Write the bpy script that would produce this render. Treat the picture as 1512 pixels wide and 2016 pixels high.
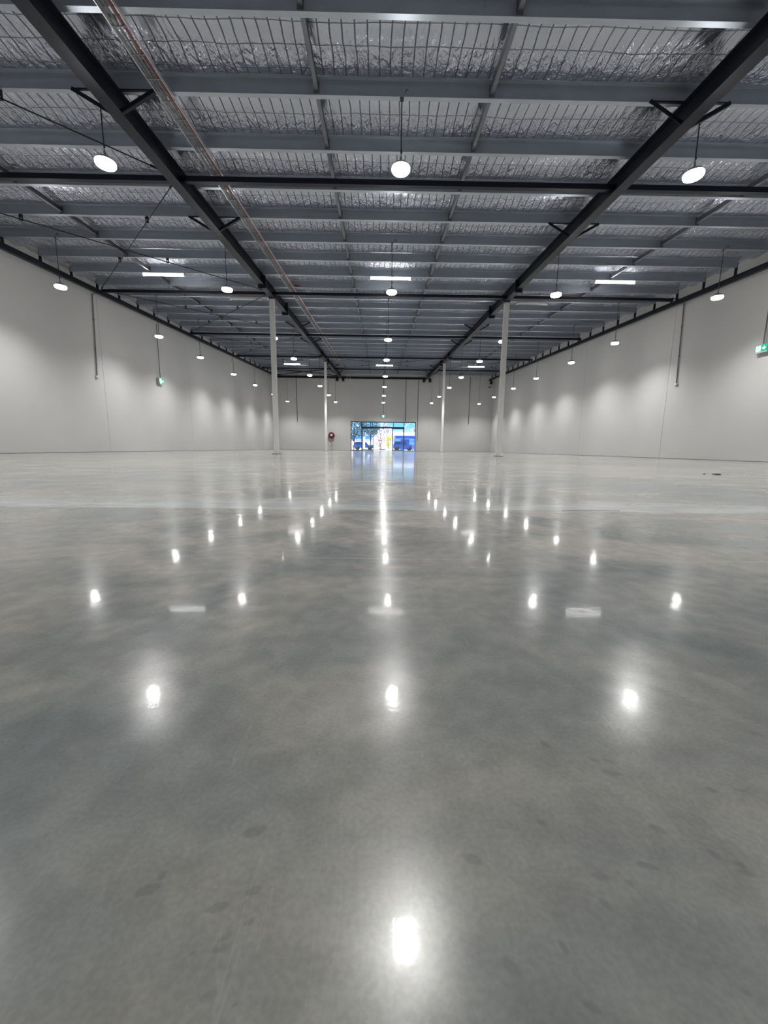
import bpy, bmesh, math, random
import numpy as np
from mathutils import Vector, Matrix

# ------------------------------------------------------------------ scene reset
for o in list(bpy.data.objects):
    bpy.data.objects.remove(o, do_unlink=True)
SC = bpy.context.scene
COL = SC.collection
random.seed(7)
rng = np.random.default_rng(7)
PI = math.pi

# ------------------------------------------------------------------ camera
FPX, PITCH, ROLL, YAW, HC = 778.0, 0.1602, 0.0115, 0.0119, 0.281
cam_d = bpy.data.cameras.new('camera')
cam = bpy.data.objects.new('camera', cam_d)
COL.objects.link(cam)
fw = Vector((math.sin(YAW) * math.cos(PITCH), math.cos(YAW) * math.cos(PITCH), -math.sin(PITCH)))
rt = Vector((math.cos(YAW), -math.sin(YAW), 0))
up = rt.cross(fw)
c_, s_ = math.cos(ROLL), math.sin(ROLL)
rt2 = c_ * rt + s_ * up
up2 = -s_ * rt + c_ * up
M = Matrix((rt2, up2, -fw)).transposed().to_4x4()
M.translation = Vector((0, 0, HC))
cam.matrix_world = M
cam_d.sensor_fit = 'HORIZONTAL'
cam_d.sensor_width = 36.0
cam_d.lens = 36.0 * FPX / 1512.0
cam_d.clip_start = 0.02
cam_d.clip_end = 600
SC.camera = cam

# ------------------------------------------------------------------ light and exposure
SPOT_W = 500.0          # every pendant
SPOT_ANGLE = 148.0
GLOW_W = 15.0           # sideways light of every diffuser
BOWL_E = 16.0           # glowing diffuser bowls
TUBE_E = 20.0           # batten diffusers
SKY_E = 1.5
SUN_E = 15.0
EXPOSURE = 0.0
SC.view_settings.view_transform = 'Standard'
SC.view_settings.look = 'None'
SC.view_settings.gamma = 1.0
SC.view_settings.use_curve_mapping = False
SC.view_settings.exposure = EXPOSURE

world = bpy.data.worlds.new('sky')
SC.world = world
world.use_nodes = True
wn = world.node_tree
wn.nodes.clear()
wo = wn.nodes.new('ShaderNodeOutputWorld')
wb = wn.nodes.new('ShaderNodeBackground')
wtc = wn.nodes.new('ShaderNodeTexCoord')
wsep = wn.nodes.new('ShaderNodeSeparateXYZ')
wr = wn.nodes.new('ShaderNodeValToRGB')
wr.color_ramp.elements[0].position = 0.030
wr.color_ramp.elements[0].color = (0.85, 0.92, 1.0, 1)
wx = wr.color_ramp.elements.new(0.052)
wx.color = (0.22, 0.62, 0.95, 1)
wr.color_ramp.elements[2].position = 0.5
wr.color_ramp.elements[2].color = (0.12, 0.45, 0.95, 1)
wn.links.new(wtc.outputs['Generated'], wsep.inputs[0])
wn.links.new(wsep.outputs['Z'], wr.inputs[0])
wn.links.new(wr.outputs[0], wb.inputs[0])
wb.inputs[1].default_value = SKY_E
wn.links.new(wb.outputs[0], wo.inputs[0])

sun_d = bpy.data.lights.new('sun', 'SUN')
sun_d.energy = SUN_E
sun_d.angle = 0.01
sun_d.color = (1.0, 0.95, 0.88)
sun = bpy.data.objects.new('sun', sun_d)
sun.rotation_euler = (math.radians(42), 0, math.radians(-20))   # light travels away from the building
COL.objects.link(sun)

# ------------------------------------------------------------------ dimensions
XL, XR, YB, YF = -11.06, 11.585, -5.0, 42.24
SL = 0.0561
PB = 5.261                       # purlin underside at Y = 0
PWEB = 0.212
RB = 4.941                       # rafter underside at Y = 0
def pz(y): return PB + SL * y
def lz(y): return PB + PWEB + SL * y
P0, PD = 5.805, 1.26
def py(k): return P0 + PD * k
RX = (-4.13, 4.77)               # rafters
EX = (-10.55, 11.17)             # edge rafters
EB = (4.94, 4.86)
STRUT_Y = (1.95, 9.04, 16.14, 23.2, 30.4, 36.6)
ORD = ['zeroth', 'first', 'second', 'third', 'fourth', 'fifth', 'sixth', 'seventh', 'eighth', 'ninth', 'tenth', 'eleventh',
       'twelfth', 'thirteenth', 'fourteenth', 'fifteenth', 'sixteenth', 'seventeenth', 'eighteenth', 'nineteenth', 'twentieth',
       'twenty-first', 'twenty-second', 'twenty-third', 'twenty-fourth', 'twenty-fifth', 'twenty-sixth', 'twenty-seventh',
       'twenty-eighth', 'twenty-ninth', 'thirtieth', 'thirty-first']

# ------------------------------------------------------------------ material helpers
def newmat(name):
    m = bpy.data.materials.new(name)
    m.use_nodes = True
    nt = m.node_tree
    return m, nt, nt.nodes['Principled BSDF']

def mat(name, col, rough=0.5, metal=0.0, spec=0.5, noise=0.0, scale=8.0, bump=0.0, emit=None, es=0.0):
    m, nt, b = newmat(name)
    b.inputs['Base Color'].default_value = (*col, 1)
    b.inputs['Roughness'].default_value = rough
    b.inputs['Metallic'].default_value = metal
    b.inputs['Specular IOR Level'].default_value = spec
    tc = nt.nodes.new('ShaderNodeTexCoord')
    nz = nt.nodes.new('ShaderNodeTexNoise')
    nz.inputs['Scale'].default_value = scale
    nz.inputs['Detail'].default_value = 4
    nt.links.new(tc.outputs['Object'], nz.inputs['Vector'])
    rp = nt.nodes.new('ShaderNodeMapRange')
    rp.inputs['To Min'].default_value = 1 - noise
    rp.inputs['To Max'].default_value = 1 + noise
    nt.links.new(nz.outputs['Fac'], rp.inputs['Value'])
    mx = nt.nodes.new('ShaderNodeVectorMath')
    mx.operation = 'SCALE'
    mx.inputs[0].default_value = col
    nt.links.new(rp.outputs[0], mx.inputs['Scale'])
    nt.links.new(mx.outputs[0], b.inputs['Base Color'])
    if bump:
        bp = nt.nodes.new('ShaderNodeBump')
        bp.inputs['Strength'].default_value = bump
        bp.inputs['Distance'].default_value = 0.01
        nt.links.new(nz.outputs['Fac'], bp.inputs['Height'])
        nt.links.new(bp.outputs[0], b.inputs['Normal'])
    if emit:
        b.inputs['Emission Color'].default_value = (*emit, 1)
        b.inputs['Emission Strength'].default_value = es
    return m

M_black = mat('black_steel_paint', (0.007, 0.009, 0.018), 0.45, 0.0, 0.3, 0.15, 6)
M_white = mat('white_column_paint', (0.60, 0.598, 0.59), 0.45, 0, 0.5, 0.03, 4)
M_galv = mat('galvanised_steel', (0.42, 0.46, 0.515), 0.38, 0.8, 0.5, 0.12, 3.0, 0.25)
M_galvd = mat('galvanised_bridging', (0.17, 0.185, 0.21), 0.45, 0.7, 0.5, 0.15, 6)
M_cord = mat('cord_rubber', (0.05, 0.05, 0.055), 0.5, 0, 0.5, 0.05, 20)
M_house = mat('lamp_housing', (0.35, 0.35, 0.37), 0.4, 0.3, 0.5, 0.04, 20)
M_bowl = mat('lit_diffuser', (0.9, 0.9, 0.88), 0.4, 0, 0.5, 0.0, 5, 0, (1.0, 0.975, 0.93), BOWL_E)
M_tube = mat('lit_batten_diffuser', (0.9, 0.9, 0.88), 0.4, 0, 0.5, 0.0, 5, 0, (1.0, 0.96, 0.92), TUBE_E)
M_tubeoff = mat('unlit_batten_diffuser', (0.62, 0.63, 0.64), 0.4, 0, 0.5, 0.03, 5)
M_batten = mat('batten_body_white', (0.6, 0.6, 0.6), 0.4, 0, 0.5, 0.03, 5)
M_conduit = mat('grey_conduit', (0.15, 0.15, 0.15), 0.5, 0, 0.4, 0.08, 12)
M_jbox = mat('junction_plastic', (0.62, 0.62, 0.61), 0.5, 0, 0.4, 0.05, 12)
M_tray = mat('tray_aluminium', (0.62, 0.62, 0.63), 0.35, 0.6, 0.5, 0.08, 14)
M_redcable = mat('red_cable', (0.26, 0.03, 0.035), 0.5, 0, 0.4, 0.1, 20)
M_greycable = mat('grey_cable', (0.16, 0.15, 0.15), 0.5, 0, 0.4, 0.1, 20)
M_reel = mat('reel_dark_red', (0.10, 0.008, 0.014), 0.35, 0, 0.5, 0.15, 20)
M_hub = mat('reel_hub_pink', (0.72, 0.52, 0.55), 0.4, 0, 0.5, 0.05, 20)
M_hose = mat('black_hose', (0.03, 0.03, 0.03), 0.5, 0, 0.5, 0.1, 20)
M_pipe = mat('reel_pipe', (0.24, 0.23, 0.22), 0.4, 0.2, 0.5, 0.06, 20)
M_frame = mat('door_frame_dark', (0.018, 0.02, 0.03), 0.4, 0.3, 0.5, 0.1, 20)
M_alu = mat('door_leaf_aluminium', (0.22, 0.24, 0.34), 0.4, 0.4, 0.5, 0.06, 20)
M_green = mat('exit_sign_green', (0.0, 0.30, 0.16), 0.35, 0, 0.5, 0.02, 20, 0, (0.0, 0.42, 0.22), 0.55)
M_signw = mat('exit_sign_white', (0.8, 0.88, 0.86), 0.35, 0, 0.5, 0.02, 20, 0, (0.75, 1.0, 0.95), 1.3)
M_signb = mat('exit_sign_body', (0.45, 0.47, 0.50), 0.4, 0, 0.5, 0.04, 20)
M_debris = mat('dark_offcut', (0.03, 0.03, 0.03), 0.6, 0, 0.4, 0.2, 30)
M_plate = mat('column_plate', (0.12, 0.12, 0.12), 0.5, 0.3, 0.5, 0.1, 20)

# wall paint
def wall_material():
    m, nt, b = newmat('painted_precast_wall')
    tc = nt.nodes.new('ShaderNodeTexCoord')
    n1 = nt.nodes.new('ShaderNodeTexNoise'); n1.inputs['Scale'].default_value = 0.35; n1.inputs['Detail'].default_value = 5
    n2 = nt.nodes.new('ShaderNodeTexNoise'); n2.inputs['Scale'].default_value = 18; n2.inputs['Detail'].default_value = 6
    nt.links.new(tc.outputs['Object'], n1.inputs['Vector'])
    nt.links.new(tc.outputs['Object'], n2.inputs['Vector'])
    r = nt.nodes.new('ShaderNodeValToRGB')
    r.color_ramp.elements[0].position = 0.3; r.color_ramp.elements[0].color = (0.48, 0.48, 0.472, 1)
    r.color_ramp.elements[1].position = 0.7; r.color_ramp.elements[1].color = (0.53, 0.529, 0.52, 1)
    nt.links.new(n1.outputs['Fac'], r.inputs[0])
    nt.links.new(r.outputs[0], b.inputs['Base Color'])
    b.inputs['Roughness'].default_value = 0.6
    b.inputs['Specular IOR Level'].default_value = 0.3
    bp = nt.nodes.new('ShaderNodeBump'); bp.inputs['Strength'].default_value = 0.15; bp.inputs['Distance'].default_value = 0.004
    nt.links.new(n2.outputs['Fac'], bp.inputs['Height'])
    nt.links.new(bp.outputs[0], b.inputs['Normal'])
    return m
M_wall = wall_material()
M_joint = mat('panel_joint_sealant', (0.36, 0.36, 0.345), 0.7, 0, 0.3, 0.05, 12)

# polished concrete floor
STAINS = [  # x, y, half length, half width, turn, darkness (brown / grey stains and dents seen on the near slab)
    (320, 1723, 5, 8), (418, 1726, 15, 8), (390, 1697, 26, 20), (430, 1786, 15, 9), (491, 1815, 9, 9), (446, 1842, 11, 12),
    (500, 1636, 16, 9), (497, 1755, 12, 9), (290, 1752, 15, 10), (436, 1866, 16, 10), (378, 1877, 4, 6), (462, 1978, 5, 6),
    (413, 1960, 14, 14), (80, 1333, 30, 14), (928, 1690, 14, 10), (1190, 1728, 16, 9), (1274, 1705, 12, 7), (1296, 1634, 10, 9),
    (1205, 1522, 12, 5), (1074, 1465, 7, 7), (1198, 1498, 7, 5), (1068, 1621, 8, 8), (1006, 1903, 12, 18), (1108, 1863, 6, 12),
    (1166, 1984, 12, 14), (1455, 1703, 12, 12), (1466, 1718, 16, 9), (1400, 1555, 8, 5), (1457, 1556, 9, 4), (1485, 1444, 9, 7),
    (1408, 1684, 8, 12), (1191, 1780, 7, 10), (1465, 1952, 12, 12), (1124, 1499, 6, 5), (1168, 1495, 8, 7), (1240, 1740, 6, 10)]
def floor_point(u, v):
    d = fw + rt2 * ((u - 756) / FPX) - up2 * ((v - 1008) / FPX)
    t = -HC / d.z
    return d.x * t, d.y * t
def floor_material():
    m, nt, b = newmat('polished_concrete')
    L = nt.links.new
    geo = nt.nodes.new('ShaderNodeNewGeometry')
    def noise(scale, detail, dist=0.0, sx=1, sy=1):
        mp = nt.nodes.new('ShaderNodeMapping'); mp.inputs['Scale'].default_value = (sx, sy, 1)
        L(geo.outputs['Position'], mp.inputs['Vector'])
        n = nt.nodes.new('ShaderNodeTexNoise'); n.inputs['Scale'].default_value = scale; n.inputs['Detail'].default_value = detail
        n.inputs['Distortion'].default_value = dist
        L(mp.outputs[0], n.inputs['Vector'])
        return n.outputs['Fac']
    def mth(op, a, bb=None, c=None):
        n = nt.nodes.new('ShaderNodeMath'); n.operation = op
        for i, v in enumerate((a, bb, c)):
            if v is None: continue
            if isinstance(v, (int, float)): n.inputs[i].default_value = v
            else: L(v, n.inputs[i])
        return n.outputs[0]
    def rng_(v, a, bb, c, d, smooth=True):
        n = nt.nodes.new('ShaderNodeMapRange')
        n.interpolation_type = 'SMOOTHSTEP' if smooth else 'LINEAR'
        L(v, n.inputs['Value'])
        for k, x in zip(('From Min', 'From Max', 'To Min', 'To Max'), (a, bb, c, d)): n.inputs[k].default_value = x
        return n.outputs[0]
    big = noise(0.45, 6, 0.6)
    mid = noise(2.2, 8, 1.2, 1.0, 1.3)
    fine = noise(26, 8, 0.3)
    grit = noise(260, 3)
    tone = mth('ADD', mth('MULTIPLY', big, 0.5), mth('MULTIPLY', mid, 0.5))
    ramp = nt.nodes.new('ShaderNodeValToRGB')
    e = ramp.color_ramp.elements
    e[0].position = 0.39; e[0].color = (0.180, 0.203, 0.199, 1)
    e[1].position = 0.61; e[1].color = (0.362, 0.340, 0.306, 1)
    x = ramp.color_ramp.elements.new(0.5); x.color = (0.276, 0.270, 0.248, 1)
    L(tone, ramp.inputs[0])
    # fine mottling
    f2 = mth('MULTIPLY', rng_(fine, 0.3, 0.7, 0.90, 1.09), rng_(grit, 0.3, 0.7, 0.94, 1.06))
    # dents, pits and stains on the slab
    sep = nt.nodes.new('ShaderNodeSeparateXYZ'); L(geo.outputs['Position'], sep.inputs[0])
    X, Y = sep.outputs['X'], sep.outputs['Y']
    wob = noise(38, 4)
    acc = None
    for (u, v, hu, hv) in STAINS:
        x0, y0 = floor_point(u, v)
        xa = abs(floor_point(u + hu, v)[0] - x0) * 1.25
        ya = abs(floor_point(u, v - hv)[1] - y0) * 1.25
        dx = mth('MULTIPLY', mth('SUBTRACT', X, x0), 1 / xa)
        dy = mth('MULTIPLY', mth('SUBTRACT', Y, y0), 1 / ya)
        sh = mth('ADD', dx, mth('MULTIPLY', dy, 0.55 * (-1 if u < 700 else 1)))
        d2 = mth('ADD', mth('MULTIPLY', sh, sh), mth('MULTIPLY', dy, dy))
        d2 = mth('ADD', d2, mth('MULTIPLY', mth('SUBTRACT', wob, 0.5), 3.2))
        mk = rng_(d2, 0.15, 1.25, 0.17 if hu < 18 else 0.10, 0.0)
        acc = mk if acc is None else mth('MAXIMUM', acc, mk)
    pits = noise(9.0, 5, 0.4, 1.0, 1.6)
    pit = mth('MULTIPLY', rng_(pits, 0.64, 0.74, 0.0, 0.13), rng_(X, 0.05, 0.35, 0.0, 1.0))
    acc = mth('MAXIMUM', acc, pit)
    dark = mth('SUBTRACT', 1.0, acc)
    # pale sealed joint that crosses the slab, with a worn pale margin, and a fainter one nearer
    jw = noise(3.0, 6, 0.5, 1, 6)
    yy = mth('ADD', Y, mth('MULTIPLY', mth('SUBTRACT', jw, 0.5), 0.11))
    j1 = mth('MULTIPLY', mth('MULTIPLY', rng_(yy, 1.76, 1.84, 0.0, 0.62), rng_(yy, 1.86, 2.30, 1.0, 0.0)), rng_(jw, 0.3, 0.7, 0.55, 1.15))
    j1b = rng_(mth('ABSOLUTE', mth('SUBTRACT', Y, 1.835)), 0.0, 0.012, 0.35, 0.0)
    j2 = mth('MULTIPLY', rng_(mth('ABSOLUTE', mth('SUBTRACT', mth('ADD', Y, mth('MULTIPLY', mth('SUBTRACT', jw, 0.5), 0.02)), 0.985)), 0.0, 0.007, 0.30, 0.0),
              rng_(noise(1.7, 3), 0.42, 0.56, 0.0, 1.0))
    pale = mth('MAXIMUM', mth('MAXIMUM', j1, j1b), j2)
    # scratches
    scr = noise(3.0, 2, 0.0, 9, 0.7)
    sc = rng_(mth('ABSOLUTE', mth('SUBTRACT', scr, 0.62)), 0.0, 0.004, 0.10, 0.0)
    pale = mth('ADD', pale, sc)
    mul = nt.nodes.new('ShaderNodeVectorMath'); mul.operation = 'SCALE'
    L(ramp.outputs[0], mul.inputs[0]); L(mth('MULTIPLY', f2, dark), mul.inputs['Scale'])
    mix = nt.nodes.new('ShaderNodeMix'); mix.data_type = 'RGBA'
    L(pale, mix.inputs['Factor']); L(mul.outputs[0], mix.inputs[6])
    mix.inputs[7].default_value = (0.50, 0.535, 0.54, 1)
    L(mix.outputs[2], b.inputs['Base Color'])
    # dark open gap of the joint over a short run
    L(rng_(mid, 0.35, 0.65, 0.17, 0.26), b.inputs['Roughness'])
    b.inputs['IOR'].default_value = 1.5
    b.inputs['Specular IOR Level'].default_value = 0.19
    L(rng_(big, 0.35, 0.65, 0.22, 0.38), b.inputs['Coat Weight'])
    b.inputs['Coat IOR'].default_value = 1.48
    rc = mth('ADD', mth('ADD', rng_(mid, 0.4, 0.62, 0.015, 0.04), rng_(fine, 0.35, 0.7, 0.0, 0.02)), mth('MULTIPLY', acc, 0.15))
    L(rc, b.inputs['Coat Roughness'])
    wave = noise(2.6, 3, 0.2)
    ripple = noise(22, 4, 0.3)
    h = mth('ADD', mth('MULTIPLY', wave, 0.0011), mth('ADD', mth('MULTIPLY', ripple, 0.00013), mth('MULTIPLY', noise(210, 3), 0.00003)))
    bp = nt.nodes.new('ShaderNodeBump'); bp.inputs['Strength'].default_value = 1.0; bp.inputs['Distance'].default_value = 1.0
    L(h, bp.inputs['Height'])
    L(bp.outputs[0], b.inputs['Normal']); L(bp.outputs[0], b.inputs['Coat Normal'])
    return m
M_floor = floor_material()

# foil roof lining with a grid of safety wires
def foil_material():
    m, nt, b = newmat('foil_roof_lining')
    L = nt.links.new
    geo = nt.nodes.new('ShaderNodeNewGeometry')
    sep = nt.nodes.new('ShaderNodeSeparateXYZ'); L(geo.outputs['Position'], sep.inputs[0])
    def mth(op, a, bb=None):
        n = nt.nodes.new('ShaderNodeMath'); n.operation = op
        for i, v in enumerate((a, bb)):
            if v is None: continue
            if isinstance(v, (int, float)): n.inputs[i].default_value = v
            else: L(v, n.inputs[i])
        return n.outputs[0]
    def noise(scale, detail, dist, sx, sy):
        mp = nt.nodes.new('ShaderNodeMapping'); mp.inputs['Scale'].default_value = (sx, sy, 1)
        L(geo.outputs['Position'], mp.inputs['Vector'])
        n = nt.nodes.new('ShaderNodeTexNoise'); n.inputs['Scale'].default_value = scale; n.inputs['Detail'].default_value = detail
        n.inputs['Distortion'].default_value = dist
        L(mp.outputs[0], n.inputs['Vector'])
        return n.outputs['Fac']
    def line(v, period, width):
        f = mth('FRACT', mth('DIVIDE', v, period))
        d = mth('ABSOLUTE', mth('SUBTRACT', f, 0.5))       # 0.5 at the wire
        r = nt.nodes.new('ShaderNodeMapRange'); L(d, r.inputs['Value'])
        r.inputs['From Min'].default_value = 0.5 - width; r.inputs['From Max'].default_value = 0.5 - width * 0.3
        return r.outputs[0]
    wx = noise(0.9, 3, 0.0, 1, 1)
    xw = mth('ADD', sep.outputs['X'], mth('MULTIPLY', wx, 0.12))
    yw = mth('ADD', sep.outputs['Y'], mth('MULTIPLY', noise(0.8, 3, 0, 1, 1), 0.10))
    lx = line(xw, 0.166, 0.062)
    ly = line(yw, 0.315, 0.026)
    wires = mth('MAXIMUM', lx, mth('MULTIPLY', ly, 0.8))
    mix = nt.nodes.new('ShaderNodeMix'); mix.data_type = 'RGBA'
    L(mth('MULTIPLY', wires, 0.72), mix.inputs['Factor'])
    mix.inputs[6].default_value = (0.49, 0.525, 0.61, 1)
    mix.inputs[7].default_value = (0.09, 0.09, 0.10, 1)
    L(mix.outputs[2], b.inputs['Base Color'])
    b.inputs['Metallic'].default_value = 0.92
    b.inputs['Roughness'].default_value = 0.18
    w1 = noise(2.6, 2, 1.6, 2.0, 1.0)
    w2 = noise(8.0, 2, 2.2, 1.0, 0.6)
    # wrinkles gather along the far edge of each bay
    fr = mth('FRACT', mth('DIVIDE', mth('SUBTRACT', sep.outputs['Y'], P0), PD))
    amp = nt.nodes.new('ShaderNodeMapRange'); amp.interpolation_type = 'SMOOTHSTEP'
    L(fr, amp.inputs['Value'])
    amp.inputs['From Min'].default_value = 0.40; amp.inputs['From Max'].default_value = 0.72
    amp.inputs['To Min'].default_value = 0.10; amp.inputs['To Max'].default_value = 1.0
    w3 = noise(4.5, 2, 0.8, 1.8, 0.8)
    crease = mth('ABSOLUTE', mth('SUBTRACT', w3, 0.5))
    crease2 = mth('ABSOLUTE', mth('SUBTRACT', noise(15.0, 3, 1.0, 1.5, 0.7), 0.5))
    h = mth('ADD', mth('MULTIPLY', w1, 0.035), mth('MULTIPLY', w2, 0.016))
    h = mth('ADD', h, mth('ADD', mth('MULTIPLY', crease, 0.07), mth('MULTIPLY', crease2, 0.024)))
    h = mth('MULTIPLY', h, amp.outputs[0])
    h = mth('ADD', h, mth('MULTIPLY', wires, 0.010))
    bp = nt.nodes.new('ShaderNodeBump'); bp.inputs['Strength'].default_value = 1.0; bp.inputs['Distance'].default_value = 1.0
    L(h, bp.inputs['Height']); L(bp.outputs[0], b.inputs['Normal'])
    return m
M_foil = foil_material()

def glass_material():
    m, nt, b = newmat('door_glass')
    nt.nodes.remove(b)
    out = nt.nodes['Material Output']
    tr = nt.nodes.new('ShaderNodeBsdfTransparent'); tr.inputs[0].default_value = (0.90, 0.95, 1.0, 1)
    gl = nt.nodes.new('ShaderNodeBsdfGlossy'); gl.inputs['Roughness'].default_value = 0.02
    fr = nt.nodes.new('ShaderNodeFresnel'); fr.inputs['IOR'].default_value = 1.45
    mx = nt.nodes.new('ShaderNodeMixShader')
    nt.links.new(fr.outputs[0], mx.inputs[0]); nt.links.new(tr.outputs[0], mx.inputs[1]); nt.links.new(gl.outputs[0], mx.inputs[2])
    nt.links.new(mx.outputs[0], out.inputs[0])
    return m
M_glass = glass_material()

# ------------------------------------------------------------------ geometry helpers
class MB:
    """collects shapes and links them as one mesh object"""
    def __init__(self): self.v = []; self.f = []; self.sm = []
    def add(self, vs, fs, smooth=False):
        n = len(self.v)
        self.v += [tuple(p) for p in vs]
        self.f += [tuple(i + n for i in f) for f in fs]
        self.sm += [smooth] * len(fs)
        return self
    def box(self, x0, x1, y0, y1, z0, z1, sl=0.0):
        """box; sl raises z with y (members that follow the roof fall)"""
        vs = [(x, y, z + sl * (y)) for z in (z0, z1) for y in (y0, y1) for x in (x0, x1)]
        return self.add(vs, [(0, 2, 3, 1), (4, 5, 7, 6), (0, 1, 5, 4), (2, 6, 7, 3), (0, 4, 6, 2), (1, 3, 7, 5)])
    def extr(self, prof, a, b, u, w):
        """profile [(s,t)] in axes u,w extruded from point a to b"""
        a, b, u, w = Vector(a), Vector(b), Vector(u), Vector(w)
        n = len(prof)
        vs = [a + u * s + w * t for s, t in prof] + [b + u * s + w * t for s, t in prof]
        fs = [(i, (i + 1) % n, n + (i + 1) % n, n + i) for i in range(n)]
        fs += [tuple(range(n))[::-1], tuple(range(n, 2 * n))]
        return self.add(vs, fs)
    def rod(self, a, b, r, n=8, r2=None):
        a, b = Vector(a), Vector(b)
        d = (b - a).normalized()
        u = d.orthogonal().normalized(); w = d.cross(u)
        r2 = r if r2 is None else r2
        vs = [a + (u * math.cos(2 * PI * i / n) + w * math.sin(2 * PI * i / n)) * r for i in range(n)]
        vs += [b + (u * math.cos(2 * PI * i / n) + w * math.sin(2 * PI * i / n)) * r2 for i in range(n)]
        fs = [(i, (i + 1) % n, n + (i + 1) % n, n + i) for i in range(n)]
        self.add(vs, fs, True)
        return self.add([vs[i] for i in range(2 * n)], [tuple(range(n))[::-1], tuple(range(n, 2 * n))])
    def tube(self, pts, r, n=8):
        pts = [Vector(p) for p in pts]
        rings = []
        ref = Vector((0.3, 0.9, 0.2))
        for i, p in enumerate(pts):
            d = (pts[min(i + 1, len(pts) - 1)] - pts[max(i - 1, 0)]).normalized()
            u = d.cross(ref)
            if u.length < 1e-3: u = d.orthogonal()
            u.normalize(); w = d.cross(u)
            rings += [p + (u * math.cos(2 * PI * j / n) + w * math.sin(2 * PI * j / n)) * r for j in range(n)]
        fs = []
        for i in range(len(pts) - 1):
            for j in range(n):
                k = (j + 1) % n
                fs.append((i * n + j, i * n + k, (i + 1) * n + k, (i + 1) * n + j))
        fs += [tuple(range(n))[::-1], tuple(range((len(pts) - 1) * n, len(pts) * n))]
        return self.add(rings, fs, True)
    def lathe(self, prof, n=28, axis='z', c=(0, 0, 0)):
        vs = []
        for r, h in prof:
            for i in range(n):
                a = 2 * PI * i / n
                p = (r * math.cos(a), r * math.sin(a), h)
                if axis == 'y': p = (p[0], h, p[1])
                if axis == 'x': p = (h, p[0], p[1])
                vs.append((p[0] + c[0], p[1] + c[1], p[2] + c[2]))
        fs = []
        for k in range(len(prof) - 1):
            for i in range(n):
                j = (i + 1) % n
                fs.append((k * n + i, k * n + j, (k + 1) * n + j, (k + 1) * n + i))
        return self.add(vs, fs, True)
    def mesh(self, name, m):
        me = bpy.data.meshes.new(name)
        me.from_pydata(self.v, [], self.f)
        me.polygons.foreach_set('use_smooth', self.sm)
        me.materials.append(m)
        bm = bmesh.new(); bm.from_mesh(me)
        bmesh.ops.recalc_face_normals(bm, faces=bm.faces)
        bm.to_mesh(me); bm.free()
        return me
    def build(self, name, m, parent=None, loc=None):
        o = bpy.data.objects.new(name, self.mesh(name, m))
        COL.objects.link(o)
        if parent: o.parent = parent
        if loc: o.location = loc
        return o

def tag(o, label, cat, group=None):
    o['label'] = label; o['category'] = cat
    if group: o['group'] = group
    return o
def struct(o): o['kind'] = 'structure'; return o
def thing(name, label, cat, loc=(0, 0, 0), group=None):
    o = bpy.data.objects.new(name, None); COL.objects.link(o); o.location = loc
    o.empty_display_size = 0.1
    return tag(o, label, cat, group)
def link_part(name, me, parent, loc=(0, 0, 0), scale=(1, 1, 1)):
    o = bpy.data.objects.new(name, me); COL.objects.link(o); o.parent = parent; o.location = loc; o.scale = scale
    return o
def dup(root, loc):
    r = root.copy(); COL.objects.link(r); r.location = loc
    for ch in list(root.children):
        c = ch.copy(); COL.objects.link(c); c.parent = r
        for g in list(ch.children):
            d = g.copy(); COL.objects.link(d); d.parent = c
    return r

# ------------------------------------------------------------------ setting: floor, walls, ceiling
struct(MB().box(XL - 0.2, XR + 0.2, YB - 0.2, YF + 0.05, -0.3, 0.0).build('floor', M_floor))

JG = 0.014
def wall_side(name, x_in, x_out, joints):
    mb = MB()
    ys = [YB] + joints + [YF]
    for a, b in zip(ys[:-1], ys[1:]):
        mb.box(min(x_in, x_out), max(x_in, x_out), a + JG / 2, b - JG / 2, 0.012, 8.0)
    w = struct(mb.build(name, M_wall))
    s = 0.02 if x_out > x_in else -0.02
    jb = MB().box(min(x_in + s, x_out + s), max(x_in + s, x_out + s), YB, YF, 0.0, 8.0)
    jb.build('panel_joint', M_joint, w)
    return w
wall_side('wall_left', XL, XL - 0.2, [1.9, 9.25, 16.55, 23.85, 31.1, 38.4])
wall_side('wall_right', XR, XR + 0.2, [2.2, 9.4, 16.45, 23.25, 30.4, 37.5])
struct(MB().box(XL - 0.2, XR + 0.2, YB - 0.2, YB, 0, 8.0).build('wall_back', M_wall))
# far wall round the entrance
DX0, DX1, DH = -3.065, 3.72, 3.0
mb = MB()
for a, b in ((XL - 0.2, -4.25), (-4.236, DX0), (DX1, 5.1), (5.114, XR + 0.2)):
    mb.box(a, b, YF, YF + 0.2, 0.012, 8.2)
mb.box(DX0, DX1, YF, YF + 0.2, DH, 8.2)
wf = struct(mb.build('wall_far', M_wall))
mb = MB()
mb.box(XL - 0.2, DX0 - 0.02, YF + 0.02, YF + 0.22, 0, 8.2); mb.box(DX1 + 0.02, XR + 0.2, YF + 0.02, YF + 0.22, 0, 8.2)
mb.build('panel_joint', M_joint, wf)

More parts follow.
